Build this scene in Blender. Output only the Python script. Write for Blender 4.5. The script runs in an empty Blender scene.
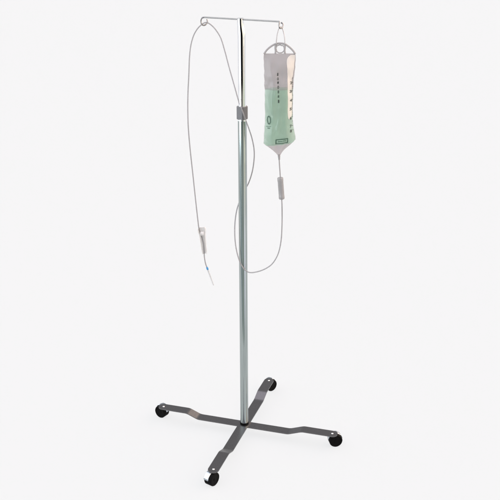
import bpy, bmesh, math
from mathutils import Vector, Matrix, noise

SC = bpy.context.scene
COL = SC.collection

# ------------------------------------------------------------------ camera
CAM = Vector((0.0283, -3.4892, 2.1829))
PITCH, ROLL, FPX = 0.3596, -0.0041, 902.3           # focal length in pixels of the 500 px photo
cp, sp = math.cos(PITCH), math.sin(PITCH)
FWD = Vector((0, cp, -sp))
_u0, _r0 = Vector((0, sp, cp)), Vector((1, 0, 0))
RGT = math.cos(ROLL) * _r0 + math.sin(ROLL) * _u0
UPV = -math.sin(ROLL) * _r0 + math.cos(ROLL) * _u0
cam_data = bpy.data.cameras.new('camera')
cam_data.sensor_width = 36.0
cam_data.lens = FPX * 36.0 / 500.0
cam_data.clip_end = 200.0
cam = bpy.data.objects.new('camera', cam_data)
COL.objects.link(cam)
cam.matrix_world = Matrix(((RGT.x, UPV.x, -FWD.x, CAM.x), (RGT.y, UPV.y, -FWD.y, CAM.y),
                           (RGT.z, UPV.z, -FWD.z, CAM.z), (0, 0, 0, 1)))
SC.camera = cam

# ------------------------------------------------------------------ exposure
SC.view_settings.view_transform = 'Standard'
SC.view_settings.look = 'None'
SC.view_settings.exposure = 0.0
SC.view_settings.gamma = 1.0

# ------------------------------------------------------------------ made-up surroundings: light zones and a dark wedge set for the reflections
world = bpy.data.worlds.new('World')
SC.world = world
world.use_nodes = True
wt = world.node_tree
wt.nodes.clear()


def wnode(t, **kw):
    n = wt.nodes.new(t)
    for k, v in kw.items():
        setattr(n, k, v)
    return n


def wmath(op, a, b=None):
    n = wnode('ShaderNodeMath', operation=op)
    for i, v in enumerate((a, b)):
        if v is None:
            continue
        if isinstance(v, (int, float)):
            n.inputs[i].default_value = v
        else:
            wt.links.new(v, n.inputs[i])
    return n.outputs[0]


def wstep(v, lo, hi):
    n = wnode('ShaderNodeMapRange', interpolation_type='SMOOTHSTEP')
    n.inputs['From Min'].default_value = lo
    n.inputs['From Max'].default_value = hi
    wt.links.new(v, n.inputs['Value'])
    return n.outputs['Result']


def wmix(f, a, b):
    n = wnode('ShaderNodeMix', data_type='RGBA')
    wt.links.new(f, n.inputs[0])
    for s, v in ((n.inputs[6], a), (n.inputs[7], b)):
        if isinstance(v, tuple):
            s.default_value = (*v, 1)
        else:
            wt.links.new(v, s)
    return n.outputs[2]


tc = wnode('ShaderNodeTexCoord')
sep = wnode('ShaderNodeSeparateXYZ')
wt.links.new(tc.outputs['Generated'], sep.inputs[0])
X, Y, Z = sep.outputs
az = wmath('ARCTAN2', X, wmath('MULTIPLY', Y, -1.0))          # 0 looking from the stand to the camera
aaz = wmath('ABSOLUTE', wmath('ADD', az, 0.02))
front = wmath('SUBTRACT', 1.0, wstep(aaz, 0.50, 0.60))        # dark wedge, added for the black stripe it reflects in the chrome
left_side = wmix(wstep(Z, -0.238, -0.226), (0.44, 0.51, 0.53), (5.0, 5.3, 5.6))  # bright and dim bands shaped for the stripes on the tubes
right_side = wmix(wstep(Z, -0.36, -0.27), (1.65, 1.55, 1.72), (1.30, 1.20, 1.00))
sides = wmix(wstep(X, -0.15, 0.15), left_side, right_side)
dark_wedge = wmix(wstep(Z, -0.192, -0.176), (0.22, 0.22, 0.19), (0.003, 0.003, 0.003))
dark_wedge = wmix(wstep(Z, -0.245, -0.215), (0.50, 0.54, 0.52), dark_wedge)
low = wmix(front, sides, dark_wedge)
back_light = (0.703, 0.709, 0.700)  # light added below, shines up through the ground
lower = wmix(wstep(Z, -0.62, -0.50), back_light, low)
# upper half: added light, bright overhead, cream right, cool left, dimmer towards the camera
side_glow = wmix(wstep(X, 0.25, 0.6), (0.50, 0.50, 0.51), (4.6, 3.7, 3.1))        # added cream glow at the right, tints the leg bends
side_glow = wmix(wstep(X, -0.6, -0.3), (2.7, 2.75, 2.75), side_glow)
front_up = wmix(wstep(Z, 0.25, 0.6), (0.42, 0.43, 0.46), (2.0, 1.95, 2.25))
side_glow = wmix(wstep(aaz, 0.5, 1.0), front_up, side_glow)
upper = wmix(wstep(Z, 0.72, 0.92), side_glow, (2.2, 2.12, 2.35))
sky = wmix(wstep(Z, -0.02, 0.05), lower, upper)
bg = wnode('ShaderNodeBackground')
bg.inputs['Strength'].default_value = 1.0
wt.links.new(sky, bg.inputs['Color'])
wo = wnode('ShaderNodeOutputWorld')
wt.links.new(bg.outputs[0], wo.inputs['Surface'])

# one soft lamp added for highlights, high at the left behind the camera
ld = bpy.data.lights.new('added_softlight', 'AREA')
ld.shape = 'RECTANGLE'
ld.size, ld.size_y = 1.6, 1.6
ld.energy = 14.0
ld.color = (0.96, 0.98, 1.0)
lo = bpy.data.objects.new('added_softlight', ld)
COL.objects.link(lo)
lo.location = (-2.6, -3.2, 3.6)
lo.rotation_euler = (Vector((0, 0, 1.0)) - lo.location).to_track_quat('-Z', 'Y').to_euler()


# ------------------------------------------------------------------ helpers
def ray(px, py):
    return (FWD + RGT * ((px - 250) / FPX) - UPV * ((py - 250) / FPX))


def at_y(px, py, y):
    r = ray(px, py)
    return CAM + r * ((y - CAM.y) / r.y)


def at_z(px, py, z):
    r = ray(px, py)
    return CAM + r * ((z - CAM.z) / r.z)


def link(name, bm, mat, parent=None, sharp=35, smooth=True):
    bmesh.ops.recalc_face_normals(bm, faces=bm.faces[:])
    me = bpy.data.meshes.new(name)
    bm.to_mesh(me)
    bm.free()
    if smooth:
        for p in me.polygons:
            p.use_smooth = True
        me.set_sharp_from_angle(angle=math.radians(sharp))
    me.materials.append(mat)
    o = bpy.data.objects.new(name, me)
    COL.objects.link(o)
    if parent is not None:
        o.parent = parent
        o.matrix_parent_inverse = Matrix.Identity(4)
        o.location = -parent_origin(parent)
    return o


ORIGIN = {}


def parent_origin(p):
    """World position of a parent (parents are never rotated)."""
    v = Vector((0, 0, 0))
    while p is not None:
        v += p.location
        p = p.parent
    return v


def thing(name, loc, label, cat):
    o = bpy.data.objects.new(name, None)
    COL.objects.link(o)
    o.location = loc
    o.empty_display_size = 0.05
    o['label'] = label
    o['category'] = cat
    return o


def spline(pts, n=8):
    """Catmull-Rom through points."""
    P = [Vector(p) for p in pts]
    P = [2 * P[0] - P[1]] + P + [2 * P[-1] - P[-2]]
    out = []
    for i in range(1, len(P) - 2):
        a, b, c, d = P[i - 1:i + 3]
        for k in range(n):
            t = k / n
            out.append(0.5 * ((2 * b) + (c - a) * t + (2 * a - 5 * b + 4 * c - d) * t * t + (3 * b - a - 3 * c + d) * t ** 3))
    out.append(P[-2])
    return out


def tube(bm, pts, r, seg=12, caps=True, flat=None):
    """Sweep a circle (r number or list) along pts. flat=(axis, factor) squashes it along a world axis."""
    n = len(pts)
    rs = r if isinstance(r, (list, tuple)) else [r] * n
    t0 = (pts[1] - pts[0]).normalized()
    ref = Vector((0, 0, 1)) if abs(t0.z) < 0.9 else Vector((1, 0, 0))
    nrm = (ref - t0 * ref.dot(t0)).normalized()
    rings = []
    for i in range(n):
        t = (pts[min(i + 1, n - 1)] - pts[max(i - 1, 0)]).normalized()
        nrm = (nrm - t * nrm.dot(t)).normalized()
        bn = t.cross(nrm)
        ring = []
        for k in range(seg):
            a = 2 * math.pi * k / seg
            off = (nrm * math.cos(a) + bn * math.sin(a)) * rs[i]
            if flat:
                ax = Vector(flat[0])
                off = off - ax * off.dot(ax) * (1 - flat[1])
            ring.append(bm.verts.new(pts[i] + off))
        rings.append(ring)
    for i in range(n - 1):
        for k in range(seg):
            bm.faces.new((rings[i][k], rings[i][(k + 1) % seg], rings[i + 1][(k + 1) % seg], rings[i + 1][k]))
    if caps:
        bm.faces.new(rings[0][::-1])
        bm.faces.new(rings[-1])


def lathe(bm, prof, origin, axis, seg=40, ang=(0, 2 * math.pi), up=None, sx=None):
    """Revolve (radius, height) points about axis through origin."""
    ax = Vector(axis).normalized()
    u = Vector(up) if up is not None else (Vector((1, 0, 0)) if abs(ax.x) < 0.9 else Vector((0, 0, 1)))
    u = (u - ax * u.dot(ax)).normalized()
    v = ax.cross(u)
    full = abs(ang[1] - ang[0] - 2 * math.pi) < 1e-6
    m = seg if full else seg + 1
    cols = []
    for k in range(m):
        a = ang[0] + (ang[1] - ang[0]) * k / seg
        d = u * math.cos(a) + v * math.sin(a)
        cols.append([bm.verts.new(Vector(origin) + d * r + ax * h) for r, h in prof])
    for k in range(seg):
        A, B = cols[k], cols[(k + 1) % m]
        for i in range(len(prof) - 1):
            vs = []
            for q in (A[i], B[i], B[i + 1], A[i + 1]):
                vs.append(q)
            if prof[i][0] < 1e-7:
                vs = [A[i], B[i + 1], A[i + 1]]
            if prof[i + 1][0] < 1e-7:
                vs = [A[i], B[i], A[i + 1]]
            bm.faces.new(vs)
    bmesh.ops.remove_doubles(bm, verts=bm.verts[:], dist=1e-6)
    return cols


# ------------------------------------------------------------------ materials
def mat(name, color, rough=0.4, metal=0.0, bump=0.0, bump_scale=200.0, var=0.0, var_scale=20.0, coat=0.0, spec=0.5,
        rough_var=0.0, stretch=(1, 1, 1)):
    m = bpy.data.materials.new(name)
    m.use_nodes = True
    nt = m.node_tree
    p = nt.nodes['Principled BSDF']
    p.inputs['Roughness'].default_value = rough
    p.inputs['Metallic'].default_value = metal
    p.inputs['Coat Weight'].default_value = coat
    p.inputs['Specular IOR Level'].default_value = spec
    t = nt.nodes.new('ShaderNodeTexCoord')
    mp = nt.nodes.new('ShaderNodeMapping')
    mp.inputs['Scale'].default_value = stretch
    nt.links.new(t.outputs['Object'], mp.inputs[0])
    nz = nt.nodes.new('ShaderNodeTexNoise')
    nz.inputs['Scale'].default_value = var_scale
    nz.inputs['Detail'].default_value = 5
    nt.links.new(mp.outputs[0], nz.inputs['Vector'])
    rp = nt.nodes.new('ShaderNodeValToRGB')
    rp.color_ramp.elements[0].position = 0.3
    rp.color_ramp.elements[1].position = 0.7
    rp.color_ramp.elements[0].color = (*[c * (1 - var) for c in color], 1)
    rp.color_ramp.elements[1].color = (*[min(1, c * (1 + var)) for c in color], 1)
    nt.links.new(nz.outputs[0], rp.inputs[0])
    nt.links.new(rp.outputs[0], p.inputs['Base Color'])
    if rough_var:
        mr = nt.nodes.new('ShaderNodeMapRange')
        mr.inputs['To Min'].default_value = max(0, rough - rough_var)
        mr.inputs['To Max'].default_value = rough + rough_var
        nt.links.new(nz.outputs[0], mr.inputs['Value'])
        nt.links.new(mr.outputs[0], p.inputs['Roughness'])
    if bump:
        n2 = nt.nodes.new('ShaderNodeTexNoise')
        n2.inputs['Scale'].default_value = bump_scale
        n2.inputs['Detail'].default_value = 3
        nt.links.new(mp.outputs[0], n2.inputs['Vector'])
        b = nt.nodes.new('ShaderNodeBump')
        b.inputs['Strength'].default_value = bump
        b.inputs['Distance'].default_value = 0.001
        nt.links.new(n2.outputs[0], b.inputs['Height'])
        nt.links.new(b.outputs[0], p.inputs['Normal'])
    return m


def see_through(name, tint, body, amount, rough=0.3, translucent=0.0, var=0.06, var_scale=30.0, bump=0.25, bump_scale=60.0):
    """Clear plastic or liquid: a tinted see-through share plus a milky, slightly glossy share."""
    m = mat(name, body, rough, 0, bump, bump_scale, var, var_scale)
    nt = m.node_tree
    p = nt.nodes['Principled BSDF']
    out = nt.nodes['Material Output']
    tr = nt.nodes.new('ShaderNodeBsdfTransparent')
    tr.inputs[0].default_value = (*tint, 1)
    src = p.outputs[0]
    if translucent:
        tl = nt.nodes.new('ShaderNodeBsdfTranslucent')
        tl.inputs[0].default_value = (*body, 1)
        mx = nt.nodes.new('ShaderNodeMixShader')
        mx.inputs[0].default_value = translucent
        nt.links.new(p.outputs[0], mx.inputs[1])
        nt.links.new(tl.outputs[0], mx.inputs[2])
        src = mx.outputs[0]
    mx = nt.nodes.new('ShaderNodeMixShader')
    mx.inputs[0].default_value = amount
    nt.links.new(tr.outputs[0], mx.inputs[1])
    nt.links.new(src, mx.inputs[2])
    nt.links.new(mx.outputs[0], out.inputs['Surface'])
    return m


M_CHROME = mat('chrome', (0.80, 0.82, 0.85), 0.035, 1.0, var=0.01)
M_TUBE = mat('satin_steel', (0.37, 0.415, 0.41), 0.12, 1.0, var=0.12, var_scale=30, stretch=(8, 8, 0.25), rough_var=0.04)
M_ROD = mat('rod_steel', (0.21, 0.21, 0.21), 0.22, 1.0, var=0.08, var_scale=60)
M_LEG = mat('dark_enamel', (0.15, 0.147, 0.15), 0.30, 1.0, bump=0.12, bump_scale=900, var=0.10, var_scale=260, rough_var=0.06)
M_COLLAR = mat('grey_plastic', (0.095, 0.095, 0.10), 0.38, 0.0, bump=0.2, bump_scale=700, var=0.12, var_scale=300)
M_RUBBER = mat('black_rubber', (0.0025, 0.0025, 0.0025), 0.6, 0.0, var=0.2, var_scale=80, spec=0.06)
M_HOOD = mat('hood_chrome', (0.40, 0.44, 0.48), 0.12, 1.0, var=0.05)
M_PIN = mat('zinc_rivet', (0.75, 0.75, 0.75), 0.25, 1.0, var=0.05)
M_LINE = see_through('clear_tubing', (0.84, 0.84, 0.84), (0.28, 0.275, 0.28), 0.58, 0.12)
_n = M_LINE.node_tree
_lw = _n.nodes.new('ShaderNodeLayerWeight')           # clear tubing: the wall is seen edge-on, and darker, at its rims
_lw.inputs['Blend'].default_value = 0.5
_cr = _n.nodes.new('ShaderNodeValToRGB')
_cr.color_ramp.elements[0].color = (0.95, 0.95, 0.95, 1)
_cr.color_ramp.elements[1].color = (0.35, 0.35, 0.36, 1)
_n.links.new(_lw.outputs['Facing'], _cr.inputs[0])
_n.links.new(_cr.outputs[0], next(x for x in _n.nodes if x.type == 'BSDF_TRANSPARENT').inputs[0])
M_CORD = mat('grey_cord', (0.36, 0.355, 0.355), 0.5, 0.0, var=0.1, var_scale=300)
M_HANDLE = see_through('handle_plastic', (0.82, 0.82, 0.82), (0.33, 0.32, 0.32), 0.75, 0.3)
M_FILM = see_through('bag_film', (0.96, 0.955, 0.955), (0.48, 0.46, 0.46), 0.16, 0.14, bump=0.5, bump_scale=42, var=0.05, var_scale=40)
M_MIST = see_through('misted_film', (0.88, 0.87, 0.87), (0.255, 0.232, 0.232), 0.36, 0.3, var=0.10, var_scale=25)
M_NECK = see_through('neck_mist', (0.93, 0.91, 0.915), (0.36, 0.33, 0.335), 0.30, 0.2, var=0.25, var_scale=60)
M_LIQUID = see_through('green_solution', (0.90, 0.97, 0.93), (0.35, 0.49, 0.39), 0.34, 0.2, translucent=0.3, var=0.34, var_scale=22)
_va = M_LIQUID.node_tree.nodes.new('ShaderNodeVolumeAbsorption')
_va.inputs['Color'].default_value = (0.27, 0.60, 0.40, 1)
_va.inputs['Density'].default_value = 20.0
M_LIQUID.node_tree.links.new(_va.outputs[0], M_LIQUID.node_tree.nodes['Material Output'].inputs['Volume'])
M_STRIP = see_through('pale_cream', (0.97, 0.95, 0.92), (0.60, 0.575, 0.53), 0.76, 0.35, var=0.04)
M_INK = mat('dark_ink', (0.02, 0.028, 0.025), 0.5, var=0.25, var_scale=900)
M_GINK = mat('green_ink', (0.035, 0.075, 0.05), 0.5, var=0.25, var_scale=900)
M_CHAMBER = see_through('chamber_plastic', (0.82, 0.82, 0.82), (0.27, 0.265, 0.265), 0.66, 0.25)
M_CLAMP = see_through('milky_plastic', (0.93, 0.93, 0.92), (0.66, 0.65, 0.635), 0.52, 0.3)
M_BLUE = mat('blue_plastic', (0.03, 0.20, 0.42), 0.35, var=0.05)
M_SHEATH = see_through('sheath_plastic', (0.85, 0.85, 0.85), (0.55, 0.56, 0.56), 0.65, 0.3)

# ------------------------------------------------------------------ the ground: white, made translucent and lit from below to thin the shadows
gm = mat('backlit_white', (0.90, 0.90, 0.90), 0.9, var=0.0, spec=0.0)
nt = gm.node_tree
tl = nt.nodes.new('ShaderNodeBsdfTranslucent')
tl.inputs[0].default_value = (0.945, 0.945, 0.945, 1)
df = nt.nodes.new('ShaderNodeBsdfDiffuse')
df.inputs[0].default_value = (0.92, 0.92, 0.92, 1)
mx = nt.nodes.new('ShaderNodeMixShader')
mx.inputs[0].default_value = 0.92
nt.links.new(df.outputs[0], mx.inputs[1])
nt.links.new(tl.outputs[0], mx.inputs[2])
nt.links.new(mx.outputs[0], nt.nodes['Material Output'].inputs['Surface'])
bm = bmesh.new()
vs = [bm.verts.new(v) for v in ((-30, -0.9, 0), (30, -0.9, 0), (30, 45, 0), (-30, 45, 0))]
bm.faces.new(vs)
g = link('ground', bm, gm, smooth=False)
g['kind'] = 'structure'

# ------------------------------------------------------------------ the stand
H = 1.8
RL, RU = 0.0175, 0.0152                    # tube radii
ZJ = 1.415                                 # top of the lower tube
stand = thing('drip_stand', (0, 0, 0), 'tall chrome drip stand with a two-hook crossbar and four dark legs on casters', 'drip stand')

ZI, ZO, TH, HW = 0.044, 0.066, 0.004, 0.0228    # leg heights (top faces), thickness, half width
legs = [  # inner bend, outer bend, rivet (photo pixels), raised
    ((289, 431.2), (303, 428.3), (332.3, 433.5), 0.0),
    ((258.8, 400.2), (262.0, 390.8), (268.9, 380.5), 0.0042),
    ((199.5, 416.3), (189.0, 409.5), (163.7, 406.5), 0.0),
    ((228.8, 449.8), (224.2, 452.2), (213.5, 469.2), 0.0042),
]
for (pi, po, pp, up) in legs:
    A, B, P = at_z(*pi, ZI + up), at_z(*po, ZO), at_z(*pp, ZO)
    d = Vector((P.x, P.y, 0)).normalized()
    w = Vector((-d.y, d.x, 0))
    rp = d.dot(P)
    lat = w.dot(A) * 0.5
    ra, rb = d.dot(A), d.dot(B)
    zt = ZI + up
    def fillet(p0, p1, p2, cut, m=6):          # rounded bend at p1
        u0, u1 = (Vector(p0) - Vector(p1)).normalized(), (Vector(p2) - Vector(p1)).normalized()
        q0, q1, q2 = Vector(p1) + u0 * cut, Vector(p1), Vector(p1) + u1 * cut
        return [tuple(q0 * (1 - t) ** 2 + q1 * 2 * t * (1 - t) + q2 * t * t) for t in [k / m for k in range(m + 1)]]
    c0, c1, c2, c3 = (0.0006, zt), (ra, zt), (rb, ZO), (rp, ZO)
    raw = [c0] + fillet(c0, c1, c2, 0.010) + fillet(c1, c2, c3, 0.010) + [c3]
    for k in range(1, 9):                      # rounded end
        a = math.pi / 2 * k / 9
        raw.append((rp + HW * math.sin(a), ZO, HW * math.cos(a)))
    bm = bmesh.new()
    rows = []
    for q in raw:
        r, z = q[0], q[1]
        hw = q[2] if len(q) > 2 else HW
        c = d * r
        rows.append([bm.verts.new(c + w * hw + Vector((0, 0, z))), bm.verts.new(c - w * hw + Vector((0, 0, z))),
                     bm.verts.new(c - w * hw + Vector((0, 0, z - TH))), bm.verts.new(c + w * hw + Vector((0, 0, z - TH)))])
    for a, b in zip(rows, rows[1:]):
        for k in range(4):
            bm.faces.new((a[k], a[(k + 1) % 4], b[(k + 1) % 4], b[k]))
    bm.faces.new(rows[0][::-1])
    bm.faces.new(rows[-1])
    bev = [e for e in bm.edges if e.calc_length() > 0.008 and len(e.link_faces) == 2 and e.calc_face_angle(0) > 1.2]
    bmesh.ops.bevel(bm, geom=bev, offset=0.0009, segments=2, affect='EDGES', profile=0.5, clamp_overlap=True)
    leg = link('leg', bm, M_LEG, stand, sharp=40)
    bm = bmesh.new()
    lathe(bm, [(0.0, 0.0022), (0.0026, 0.0020), (0.0042, 0.0010), (0.0047, 0.0), (0.0047, -0.001)], d * rp + Vector((0, 0, ZO + 0.0003)), (0, 0, 1), 20)
    link('rivet', bm, M_PIN, leg)

# casters: disc centre in the photo, azimuth the open wheel face looks to
for (pc, azd) in (((336.2, 441.4), -80), ((272.6, 385.8), -50), ((159.6, 412.3), -125), ((215.3, 479.6), -36)):
    zc, R = 0.0295, 0.0290
    n = Vector((math.cos(math.radians(azd)), math.sin(math.radians(azd)), 0))
    face = at_z(*pc, zc)
    c = face - n * 0.019
    side = Vector((0, 0, 1)).cross(n)
    bm = bmesh.new()
    # hood: band round the back two thirds of the wheel, open at the bottom, with its end wall
    t = 0.0012
    prof = [(0.0, -0.0205), (0.018, -0.0205), (0.0275, -0.0195), (R + 0.0022, -0.0165), (R + 0.0028, -0.010), (R + 0.0028, 0.0052),
            (R + 0.0018, 0.0058), (R + 0.0014, 0.0050), (R + 0.0014, -0.010), (0.0270, -0.0182), (0.0, -0.0190)]
    gap = math.radians(98)
    lathe(bm, prof, c, n, 40, (gap, 2 * math.pi - gap), up=(0, 0, -1))
    # stem up to the leg
    top = c + Vector((0, 0, R + 0.001))
    lathe(bm, [(0.0, 0.0), (0.0105, 0.0), (0.0105, 0.0014), (0.0, 0.0014)], Vector((c.x, c.y, 0.0602)), (0, 0, 1), 20)
    hood = link('caster', bm, M_HOOD, stand, sharp=40)
    bm = bmesh.new()
    lathe(bm, [(0.0, -0.0178), (0.024, -0.0178), (R - 0.0015, -0.0165), (R, -0.014), (R, 0.0155), (R - 0.0012, 0.0178), (R - 0.003, 0.0188),
               (0.0235, 0.0190), (0.0225, 0.0176), (0.0075, 0.0172), (0.0065, 0.0186), (0.0, 0.0188)], c, n, 44)
    link('wheel', bm, M_RUBBER, hood, sharp=30)

# lower tube
bm = bmesh.new()
zb = ZI + 0.0045
lathe(bm, [(0.0, zb), (RL - 0.001, zb), (RL, zb + 0.002), (RL, ZJ - 0.3), (RL, ZJ - 0.0015), (RL - 0.0012, ZJ), (RU, ZJ)], (0, 0, 0), (0, 0, 1), 64)
link('lower_tube', bm, M_TUBE, stand, sharp=20)
bm = bmesh.new()
lathe(bm, [(RL + 0.0003, zb + 0.0005), (RL + 0.0016, zb + 0.0005), (RL + 0.0016, zb + 0.005), (RL + 0.0012, zb + 0.007), (RL + 0.0003, zb + 0.007)],
      (0, 0, 0), (0, 0, 1), 48)
link('foot_shade_ring', bm, M_RUBBER, stand)  # black ring stands in for the shade in the gap at the pole foot

# upper tube: its top is bent and narrowed round the crossbar
bm = bmesh.new()
seg = 64
rows = []
zs = [ZJ - 0.08, ZJ + 0.1, 1.70] + [1.728 + 0.0760 * k / 14 for k in range(15)]
for z in zs:
    k = max(0.0, min(1.0, (z - 1.733) / 0.06))
    k = k * k * (3 - 2 * k)
    sx, dx = 1 - 0.16 * k, -0.0042 * k
    rows.append([bm.verts.new((dx + RU * sx * math.cos(2 * math.pi * i / seg), RU * math.sin(2 * math.pi * i / seg), z)) for i in range(seg)])
for a, b in zip(rows, rows[1:]):
    for i in range(seg):
        bm.faces.new((a[i], a[(i + 1) % seg], b[(i + 1) % seg], b[i]))
bm.faces.new(rows[0][::-1])
bm.faces.new(rows[-1])
link('upper_tube', bm, M_CHROME, stand, sharp=50)

# height clamp: a square block with an edge towards the viewer, split down that edge
zc0 = at_y(244, 120.3, -0.02).z
zc1 = at_y(244, 107.0, -0.02).z
bm = bmesh.new()
hw, cr = 0.0172, 0.006
rot = math.radians(-40)
prof = []
for cx, cy, a0 in ((1, 1, 0), (-1, 1, 90), (-1, -1, 180), (1, -1, 270)):
    for k in range(7):
        a = math.radians(a0 + 15 * k)
        prof.append(((hw - cr) * cx + cr * math.cos(a), (hw - cr) * cy + cr * math.sin(a)))
rows = []
for z, s in ((zc0, 0.90), (zc0 + 0.002, 1), (zc1 - 0.002, 1), (zc1, 0.90)):
    rows.append([bm.verts.new((s * (x * math.cos(rot) - y * math.sin(rot)), s * (x * math.sin(rot) + y * math.cos(rot)), z)) for x, y in prof])
for a, b in zip(rows, rows[1:]):
    for i in range(len(prof)):
        j = (i + 1) % len(prof)
        bm.faces.new((a[i], a[j], b[j], b[i]))
bm.faces.new(rows[0][::-1])
bm.faces.new(rows[-1])
clampo = link('height_clamp', bm, M_COLLAR, stand, sharp=40)

# crossbar and its two pigtail hooks
EL, ER = at_z(204.2, 17.3, H), at_z(279.3, 21.6, H)
RB = 0.0028
bm = bmesh.new()
tube(bm, [EL, EL.lerp(ER, 0.25), EL.lerp(ER, 0.5), EL.lerp(ER, 0.75), ER], RB, 14)
link('crossbar', bm, M_ROD, stand)


def hook_path(anchor, pix, depth):
    pts = [anchor + (Vector((0, 0, 0)))]
    for (px, py), dy in zip(pix, depth):
        pts.append(at_y(px, py, anchor.y + dy))
    return spline(pts, 8)


lh = hook_path(EL, [(202.2, 17.9), (201.1, 19.6), (200.9, 21.9), (201.8, 24.2), (203.6, 25.3), (205.5, 24.7), (206.9, 22.9), (207.3, 20.9), (206.8, 19.3)],
               [-0.002, -0.004, -0.005, -0.006, -0.004, 0.001, 0.007, 0.010, 0.012])
rh = hook_path(ER, [(279.2, 23.3), (279.0, 25.2), (279.4, 27.1), (280.6, 28.3), (282.0, 27.7), (282.6, 26.2), (283.0, 24.6), (282.2, 23.2), (281.0, 22.6)],
               [-0.002, -0.004, -0.007, -0.006, -0.002, 0.003, 0.007, 0.009, 0.010])
for path in (lh, rh):
    bm = bmesh.new()
    tube(bm, path, RB * 1.05, 12)
    link('hook', bm, M_ROD, stand)

# ------------------------------------------------------------------ the bag
YB = ER.y - 0.004
KX = 1.0 / (at_y(280, 100, YB).x - at_y(279, 100, YB).x)
CX = 279.5
bag = thing('infusion_bag', at_y(280.4, 28.0, YB), 'clear infusion bag half full of green solution hanging by a wire loop from the hook', 'infusion bag')

ROWS = [  # py, left px, right px, half depth, tilt px
    (53.2, 264.0, 295.4, 0.0022, 0.0),
    (55.0, 263.6, 295.7, 0.0050, 0.0),
    (58.5, 263.4, 295.8, 0.0100, 0.0),
    (63.0, 263.5, 295.6, 0.0150, 0.0),
    (69.0, 263.8, 295.1, 0.0190, 0.0),
    (76.0, 264.1, 294.5, 0.0215, 0.0),
    (84.0, 264.5, 293.9, 0.0230, 0.2),
    (92.0, 264.7, 293.4, 0.0240, 0.4),
    (100.0, 264.7, 293.1, 0.0245, 0.6),
    (109.0, 264.8, 293.0, 0.0250, 0.9),
    (118.0, 264.7, 293.1, 0.0250, 1.2),
    (126.0, 264.4, 293.6, 0.0245, 1.5),
    (133.0, 263.9, 294.6, 0.0235, 1.8),
    (138.0, 263.5, 295.5, 0.0220, 2.0),
    (141.3, 263.5, 295.7, 0.0200, 2.0),
    (143.4, 265.4, 293.6, 0.0180, 1.6),
    (146.6, 269.0, 289.0, 0.0140, 0.9),
    (150.0, 272.8, 284.6, 0.0100, 0.4),
    (153.0, 275.9, 281.7, 0.0070, 0.1),
    (155.5, 277.7, 280.3, 0.0048, 0.0),
    (157.5, 278.1, 280.0, 0.0038, 0.0),
]


def row_at(py):
    for a, b in zip(ROWS, ROWS[1:]):
        if py <= b[0]:
            t = max(0.0, (py - a[0]) / (b[0] - a[0]))
            return tuple(x + (y - x) * t for x, y in zip(a, b))
    return ROWS[-1]


def vshape(u, py):
    """Half thickness (0..1) across the bag: broad front panel, folded side panels; round at the neck."""
    a = abs(u)
    side = max(0.0, (1 - a)) / 0.46
    flat = 1.0 + 0.06 * (1 - u * u)
    k = 0.13
    h = max(0.0, min(1.0, 0.5 + 0.5 * (flat - side) / k))
    v = flat * (1 - h) + side * h - k * h * (1 - h)
    rnd = math.sqrt(max(0.0, 1 - u * u))
    f = max(0.0, min(1.0, (py - 140) / 12))
    return max(0.0, v * (1 - f) + rnd * f)


def bag_point(u, py, back=False, grow=0.0):
    """Point on the bag film; u -1..1 left to right."""
    _, l, r, dp, tilt = row_at(py)
    px = (l + r) / 2 + u * (r - l) / 2
    py2 = py - tilt * u
    p = at_y(px, py2, YB)
    s = max(0.0, min(1.0, (py - 56) / 10)) * max(0.0, min(1.0, (156 - py) / 10))
    wr = noise.noise(Vector((u * 2.6, py * 0.085, 3.1 if back else 0.0))) * 0.0052 + noise.noise(Vector((u * 6.0, py * 0.19, 7.7))) * 0.0018
    wr += 0.0022 * noise.noise(Vector((u * 3.4 + py * 0.03, py * 0.035, 11.3)))
    pl = 0.0
    if 139 < py < 154:
        pl = 0.0016 * math.sin(u * 11.0) * math.sin((py - 139) / 15 * math.pi)
    h = dp * vshape(u, py) + (wr * s + pl) * (1 - abs(u) ** 4)
    h = max(h, 0.0006 * (1 - abs(u))) + grow
    # edges wobble a little with the creases of the film
    p.x += 0.0024 * s * noise.noise(Vector((py * 0.16, 5.0 * (1 if u > 0 else -1), 0.5))) * abs(u)
    p.y += h if back else -h
    return p


US = [-1 + 2 * k / 44 for k in range(45)]


def bag_shell(bm, pys, grow=0.0, shrink=1.0, caps=False):
    rings = []
    for py in pys:
        ring = [bm.verts.new(bag_point(u * shrink, py, False, grow)) for u in US]
        ring += [bm.verts.new(bag_point(u * shrink, py, True, grow)) for u in US[-2:0:-1]]
        rings.append(ring)
    m = len(rings[0])
    for a, b in zip(rings, rings[1:]):
        for i in range(m):
            j = (i + 1) % m
            bm.faces.new((a[i], a[j], b[j], b[i]))
    if caps:
        bm.faces.new(rings[0][::-1])
        bm.faces.new(rings[-1])
    return rings


bm = bmesh.new()
pys = [53.2, 54.0, 55.0, 56.5, 58.5] + [61 + 2.0 * k for k in range(39)] + [138.5, 140, 141.3, 142.4, 143.4] + [145 + 1.25 * k for k in range(11)]
bag_shell(bm, pys, caps=True)
film = link('film', bm, M_FILM, bag, sharp=60)

bm = bmesh.new()
bag_shell(bm, [88.6 + 1.5 * k for k in range(36)] + [143.0, 144.2], grow=-0.0012, shrink=0.975, caps=True)
link('liquid', bm, M_LIQUID, bag, sharp=60)

# inside of the film above and below the solution, dulled by mist
bm = bmesh.new()
bag_shell(bm, [53.6, 54.5, 56, 58.5] + [61 + 2.0 * k for k in range(14)] + [89.0], grow=-0.0007, shrink=0.985)
link('misted_film', bm, M_MIST, bag, sharp=60)
bm = bmesh.new()
bag_shell(bm, [144.4 + 1.3 * k for k in range(9)], grow=-0.0007, shrink=0.97)
link('neck_film', bm, M_NECK, bag, sharp=60)

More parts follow.
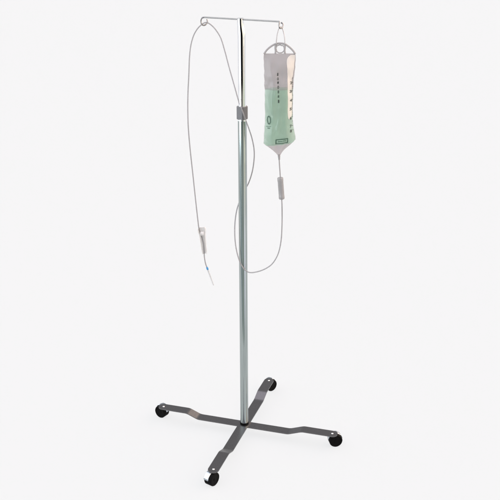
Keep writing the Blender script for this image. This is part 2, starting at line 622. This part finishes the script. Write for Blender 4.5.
# hanger frame welded to the top of the bag
bm = bmesh.new()
YH = YB
arc = spline([at_y(x, y, YH) for x, y in ((263.9, 54.0), (266.8, 50.0), (270.5, 46.7), (275.0, 44.2), (280.0, 43.3), (285.0, 44.2), (289.3, 47.0), (292.8, 50.4), (295.4, 54.0))], 6)
tube(bm, arc, 0.0037, 12, flat=((0, 1, 0), 0.6))
for pts in (((275.6, 44.2), (275.3, 48.0), (275.6, 51.0), (275.2, 54.0)), ((285.0, 44.4), (284.8, 48.0), (284.6, 51.0), (285.2, 54.0))):
    tube(bm, spline([at_y(x, y, YH) for x, y in pts], 6), [0.0036] * 19, 12, flat=((0, 1, 0), 0.6))
cell = spline([at_y(x, y, YH) for x, y in ((276.3, 47.6), (277.2, 45.6), (279.0, 45.2), (280.0, 44.7), (281.2, 45.4), (283.2, 45.8), (284.2, 47.8), (284.0, 50.4), (282.2, 52.3), (280.0, 52.8), (277.9, 52.3), (276.4, 50.4), (276.2, 48.4))], 5)
tube(bm, cell, 0.0022, 8, flat=((0, 1, 0), 0.7))
link('hanger_frame', bm, M_HANDLE, bag, sharp=60)

# wire loop from the hook down through the frame
bm = bmesh.new()
lp = spline([at_y(x, y, YB + dy) for (x, y), dy in (
    ((276.6, 45.6), 0.006), ((276.3, 43.0), -0.004), ((276.6, 38.5), -0.006), ((277.5, 33.0), -0.004), ((278.9, 28.6), -0.002), ((280.6, 26.9), 0.0), ((282.2, 28.2), 0.003),
    ((283.7, 33.0), 0.002), ((284.6, 38.5), -0.004), ((284.8, 43.0), -0.006), ((284.5, 45.6), 0.006))], 8)
tube(bm, lp, 0.0020, 10)
link('wire_loop', bm, M_CORD, bag)

# pale strip laid on the film down the right side panel
bm = bmesh.new()


def u_of(px, py):
    _, l, r, _, _ = row_at(py)
    return ((px - (l + r) / 2) / ((r - l) / 2))


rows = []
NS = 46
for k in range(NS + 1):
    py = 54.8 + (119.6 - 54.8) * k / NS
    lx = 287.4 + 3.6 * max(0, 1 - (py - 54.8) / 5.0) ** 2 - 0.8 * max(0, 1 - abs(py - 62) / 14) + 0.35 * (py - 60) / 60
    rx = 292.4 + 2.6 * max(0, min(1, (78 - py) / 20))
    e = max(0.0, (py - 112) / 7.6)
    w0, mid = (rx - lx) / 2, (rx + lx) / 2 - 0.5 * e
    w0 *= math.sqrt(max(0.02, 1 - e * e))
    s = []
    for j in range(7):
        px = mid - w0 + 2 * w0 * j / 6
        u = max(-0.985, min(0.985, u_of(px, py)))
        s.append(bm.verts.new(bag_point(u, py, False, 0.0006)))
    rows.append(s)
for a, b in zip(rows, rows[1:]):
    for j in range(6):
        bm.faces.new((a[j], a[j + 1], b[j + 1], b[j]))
strip = link('pale_strip', bm, M_STRIP, bag, sharp=60)


# printing: glyph outlines laid on the film
def glyph(bm, text, px, py, wpx, hpx, lift=0.0016, bold=0.0):
    cu = bpy.data.curves.new('print', 'FONT')
    cu.body = text
    cu.align_x, cu.align_y = 'CENTER', 'CENTER'
    cu.offset = bold
    ob = bpy.data.objects.new('print', cu)
    COL.objects.link(ob)
    bpy.context.view_layer.update()
    me = ob.evaluated_get(bpy.context.evaluated_depsgraph_get()).to_mesh()
    co = [v.co.copy() for v in me.vertices]
    x0, x1 = min(c.x for c in co), max(c.x for c in co)
    y0, y1 = min(c.y for c in co), max(c.y for c in co)
    vs = []
    for c in co:
        qx = px + ((c.x - x0) / max(1e-6, x1 - x0) - 0.5) * wpx
        qy = py - ((c.y - y0) / max(1e-6, y1 - y0) - 0.5) * hpx
        vs.append(bm.verts.new(bag_point(max(-0.99, min(0.99, u_of(qx, qy))), qy, False, lift)))
    for p in me.polygons:
        try:
            bm.faces.new([vs[i] for i in p.vertices])
        except ValueError:
            pass
    bpy.data.objects.remove(ob)
    bpy.data.curves.remove(cu)


def patch(bm, x0, y0, x1, y1, lift=0.0016, n=6, skew=0.0):
    cols = []
    for k in range(n + 1):
        px = x0 + (x1 - x0) * k / n
        s = skew * (k / n)
        cols.append([bm.verts.new(bag_point(max(-0.99, min(0.99, u_of(px, y))), y, False, lift)) for y in (y0 + s, y1 + s)])
    for a, b in zip(cols, cols[1:]):
        bm.faces.new((a[0], b[0], b[1], a[1]))


bm = bmesh.new()
for ch, y, h, wd in (('1', 73.4, 3.0, 1.1), ('0', 77.8, 2.8, 1.6), ('1', 81.4, 2.2, 1.4), ('0', 86.0, 3.2, 1.5), ('8', 90.4, 2.8, 1.4), ('8', 95.2, 2.6, 1.4), ('1', 100.0, 3.0, 1.2)):
    glyph(bm, ch, 277.6 + (y - 73) * 0.032, y, wd, h, bold=0.03)
link('lettering', bm, M_INK, bag, smooth=False)
bm = bmesh.new()
for ch, y in (('2', 82.4), ('3', 91.2), ('4', 100.3), ('5', 109.2), ('6', 118.6), ('7', 126.6), ('8', 131.6)):
    glyph(bm, ch, 290.9 + (0.3 if y < 85 else 0), y, 2.0, 2.8, bold=0.03)
for k in range(13):
    y = 77.6 + 4.45 * k
    patch(bm, 292.6 - (0.5 if k % 2 else 0), y - 0.25, 293.3, y + 0.25, n=2)
patch(bm, 292.35, 77.2, 292.6, 118.0, lift=0.0010, n=1)
link('volume_scale', bm, M_INK, bag, smooth=False)
bm = bmesh.new()
glyph(bm, '0', 268.75, 118.3, 4.0, 8.6, bold=0.01)
patch(bm, 266.3, 124.3, 271.0, 124.75)
patch(bm, 267.4, 125.7, 269.8, 126.6)
link('ring_mark', bm, M_GINK, bag, smooth=False)
bm = bmesh.new()
x0, x1, y0, y1, sk = 275.4, 287.8, 137.6, 142.6, -0.0
for a in ((x0, y0, x1, y0 + 0.9), (x0, y1 - 0.8, x1, y1)):
    patch(bm, *a, n=10)
for a in ((x0, y0 + 0.9, x0 + 1.0, y1 - 0.8), (x1 - 0.8, y0 + 0.9, x1, y1 - 0.8)):
    patch(bm, *a, n=2)
patch(bm, 277.6, 139.9, 282.0, 140.5, n=4)
patch(bm, 282.6, 139.7, 286.0, 140.3, n=4)
link('printed_box', bm, M_GINK, bag, smooth=False)
# outlet port at the neck
bm = bmesh.new()
tube(bm, spline([at_y(279.0, 154.5, YB), at_y(279.1, 157.0, YB), at_y(279.2, 159.5, YB)], 4), [0.0046] * 5 + [0.0038] * 4, 14)
link('outlet_port', bm, M_CHAMBER, bag)

# ------------------------------------------------------------------ the infusion line
line = thing('infusion_line', at_y(281, 188, YB), 'thin clear tubing looped round the pole with a drip chamber and roller clamp', 'infusion line')
RT = 0.0024
bm = bmesh.new()
tube(bm, spline([at_y(x, y, YB) for x, y in ((279.1, 158.5), (279.5, 165.0), (280.0, 172.0), (280.4, 179.0))], 6), RT, 12)
path = [((281.7, 198.0), YB), ((282.0, 206), YB), ((282.1, 218), -0.068), ((281.8, 231), -0.067), ((281.0, 241), -0.066), ((279.2, 250.5), -0.063), ((276.2, 258.0), -0.06),
        ((271.6, 264.4), -0.055), ((265.6, 268.6), -0.049), ((258.5, 271.4), -0.042), ((251, 272.6), -0.035), ((246.0, 270.8), -0.030), ((241.6, 265.4), -0.026), ((238.0, 256.4), -0.02),
        ((235.6, 245), -0.012), ((234.7, 233), -0.004), ((235.1, 221), 0.006), ((236.8, 210), 0.014), ((239.8, 200.8), 0.021), ((244.4, 191.0), 0.0255), ((249.0, 182.0), 0.020),
        ((252.4, 171), 0.008), ((254.1, 159), -0.003), ((254.0, 149), -0.014), ((252.0, 138.5), -0.023), ((249.0, 129), -0.030), ((245.6, 119.8), -0.034), ((242.2, 110.5), -0.035), ((238.8, 101.5), -0.026),
        ((234.4, 86), -0.006), ((229.2, 67.6), 0.018), ((224.8, 51), 0.036), ((220.8, 38.2), 0.050), ((215.6, 29.6), 0.058), ((210.8, 24.7), 0.063), ((206.8, 22.6), 0.0655),
        ((203.6, 23.2), 0.0655), ((200.2, 25.8), 0.064), ((197.0, 29.4), 0.062), ((193.6, 35.6), 0.061), ((190.9, 45), 0.060), ((189.5, 57), 0.060), ((188.8, 75), 0.060), ((187.9, 95), 0.060), ((187.8, 112), 0.060),
        ((188.4, 129), 0.060), ((190.2, 150), 0.060), ((192.6, 172), 0.060), ((195.6, 200), 0.060), ((197.6, 218), 0.060), ((199.0, 228.5), 0.060), ((201.5, 236), 0.060), ((203.3, 243), 0.060), ((204.0, 250), 0.060), ((204.4, 257), 0.060),
        ((205.4, 263), 0.060), ((207.2, 268.2), 0.060)]
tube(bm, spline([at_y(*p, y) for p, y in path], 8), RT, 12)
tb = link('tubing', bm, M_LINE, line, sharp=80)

# drip chamber
a, b = at_y(280.2, 177.6, YB), at_y(281.8, 199.0, YB)
ax = (b - a).normalized()
L = (b - a).length
RC = 0.0118
bm = bmesh.new()
lathe(bm, [(0.0, 0.0), (RC - 0.0016, 0.0), (RC - 0.0004, 0.0008), (RC, 0.0022), (RC, L * 0.16), (RC - 0.0006, L * 0.17), (RC - 0.0006, L * 0.84), (RC - 0.0002, L * 0.86), (RC - 0.0002, L - 0.003), (RC - 0.002, L), (0.0, L)],
      a, ax, 32)
link('drip_chamber', bm, M_CHAMBER, line, sharp=40)

# roller clamp: tapered trough with a little wheel
YR = 0.060
a, b = at_y(201.6, 227.8, YR), at_y(204.7, 253.8, YR)
ax = (b - a).normalized()
sd = ax.cross(Vector((0, 1, 0))).normalized()
if sd.x < 0:
    sd = -sd
fr = Vector((0, -1, 0))
L = (b - a).length
bm = bmesh.new()
rows = []
for t, w, dz in ((0.0, 0.0150, 0.008), (0.03, 0.0168, 0.0092), (0.14, 0.0165, 0.0095), (0.22, 0.0135, 0.0095), (0.6, 0.0118, 0.0080), (0.95, 0.0105, 0.0062), (1.0, 0.0088, 0.0052)):
    c = a + ax * (L * t)
    th = 0.0028
    outline = [(-w, -dz), (-w + 0.002, -dz - 0.001), (w - 0.002, -dz - 0.001), (w, -dz), (w, dz), (w - th, dz), (w - th, -dz + th), (-w + th, -dz + th), (-w + th, dz), (-w, dz)]
    rows.append([bm.verts.new(c + sd * x + fr * y) for x, y in outline])
for p, q in zip(rows, rows[1:]):
    for i in range(10):
        j = (i + 1) % 10
        bm.faces.new((p[i], p[j], q[j], q[i]))
bm.faces.new(rows[0][::-1])
bm.faces.new(rows[-1])
body = link('roller_clamp', bm, M_CLAMP, line, sharp=35)
bm = bmesh.new()
wc = a + ax * (L * 0.2) + fr * 0.0075
lathe(bm, [(0.0, -0.0075), (0.0075, -0.0075), (0.0085, -0.0065), (0.0085, 0.0065), (0.0075, 0.0075), (0.0, 0.0075)], wc, sd, 24)
link('roller_wheel', bm, M_CLAMP, body)

# needle end: blue collar and sheath
a, b, c = at_y(206.9, 267.2, YR), at_y(207.8, 269.6, YR), at_y(213.6, 285.2, YR)
bm = bmesh.new()
lathe(bm, [(0.0, 0.0), (0.0036, 0.0), (0.0044, 0.001), (0.0044, 0.009), (0.0036, 0.012), (0.0, 0.012)], a, (b - a), 20)
link('blue_collar', bm, M_BLUE, line, sharp=40)
bm = bmesh.new()
tube(bm, [b + (c - b) * (k / 10) for k in range(11)], [0.0036 - 0.0009 * k / 10 for k in range(11)], 16)
link('needle_sheath', bm, M_SHEATH, line)
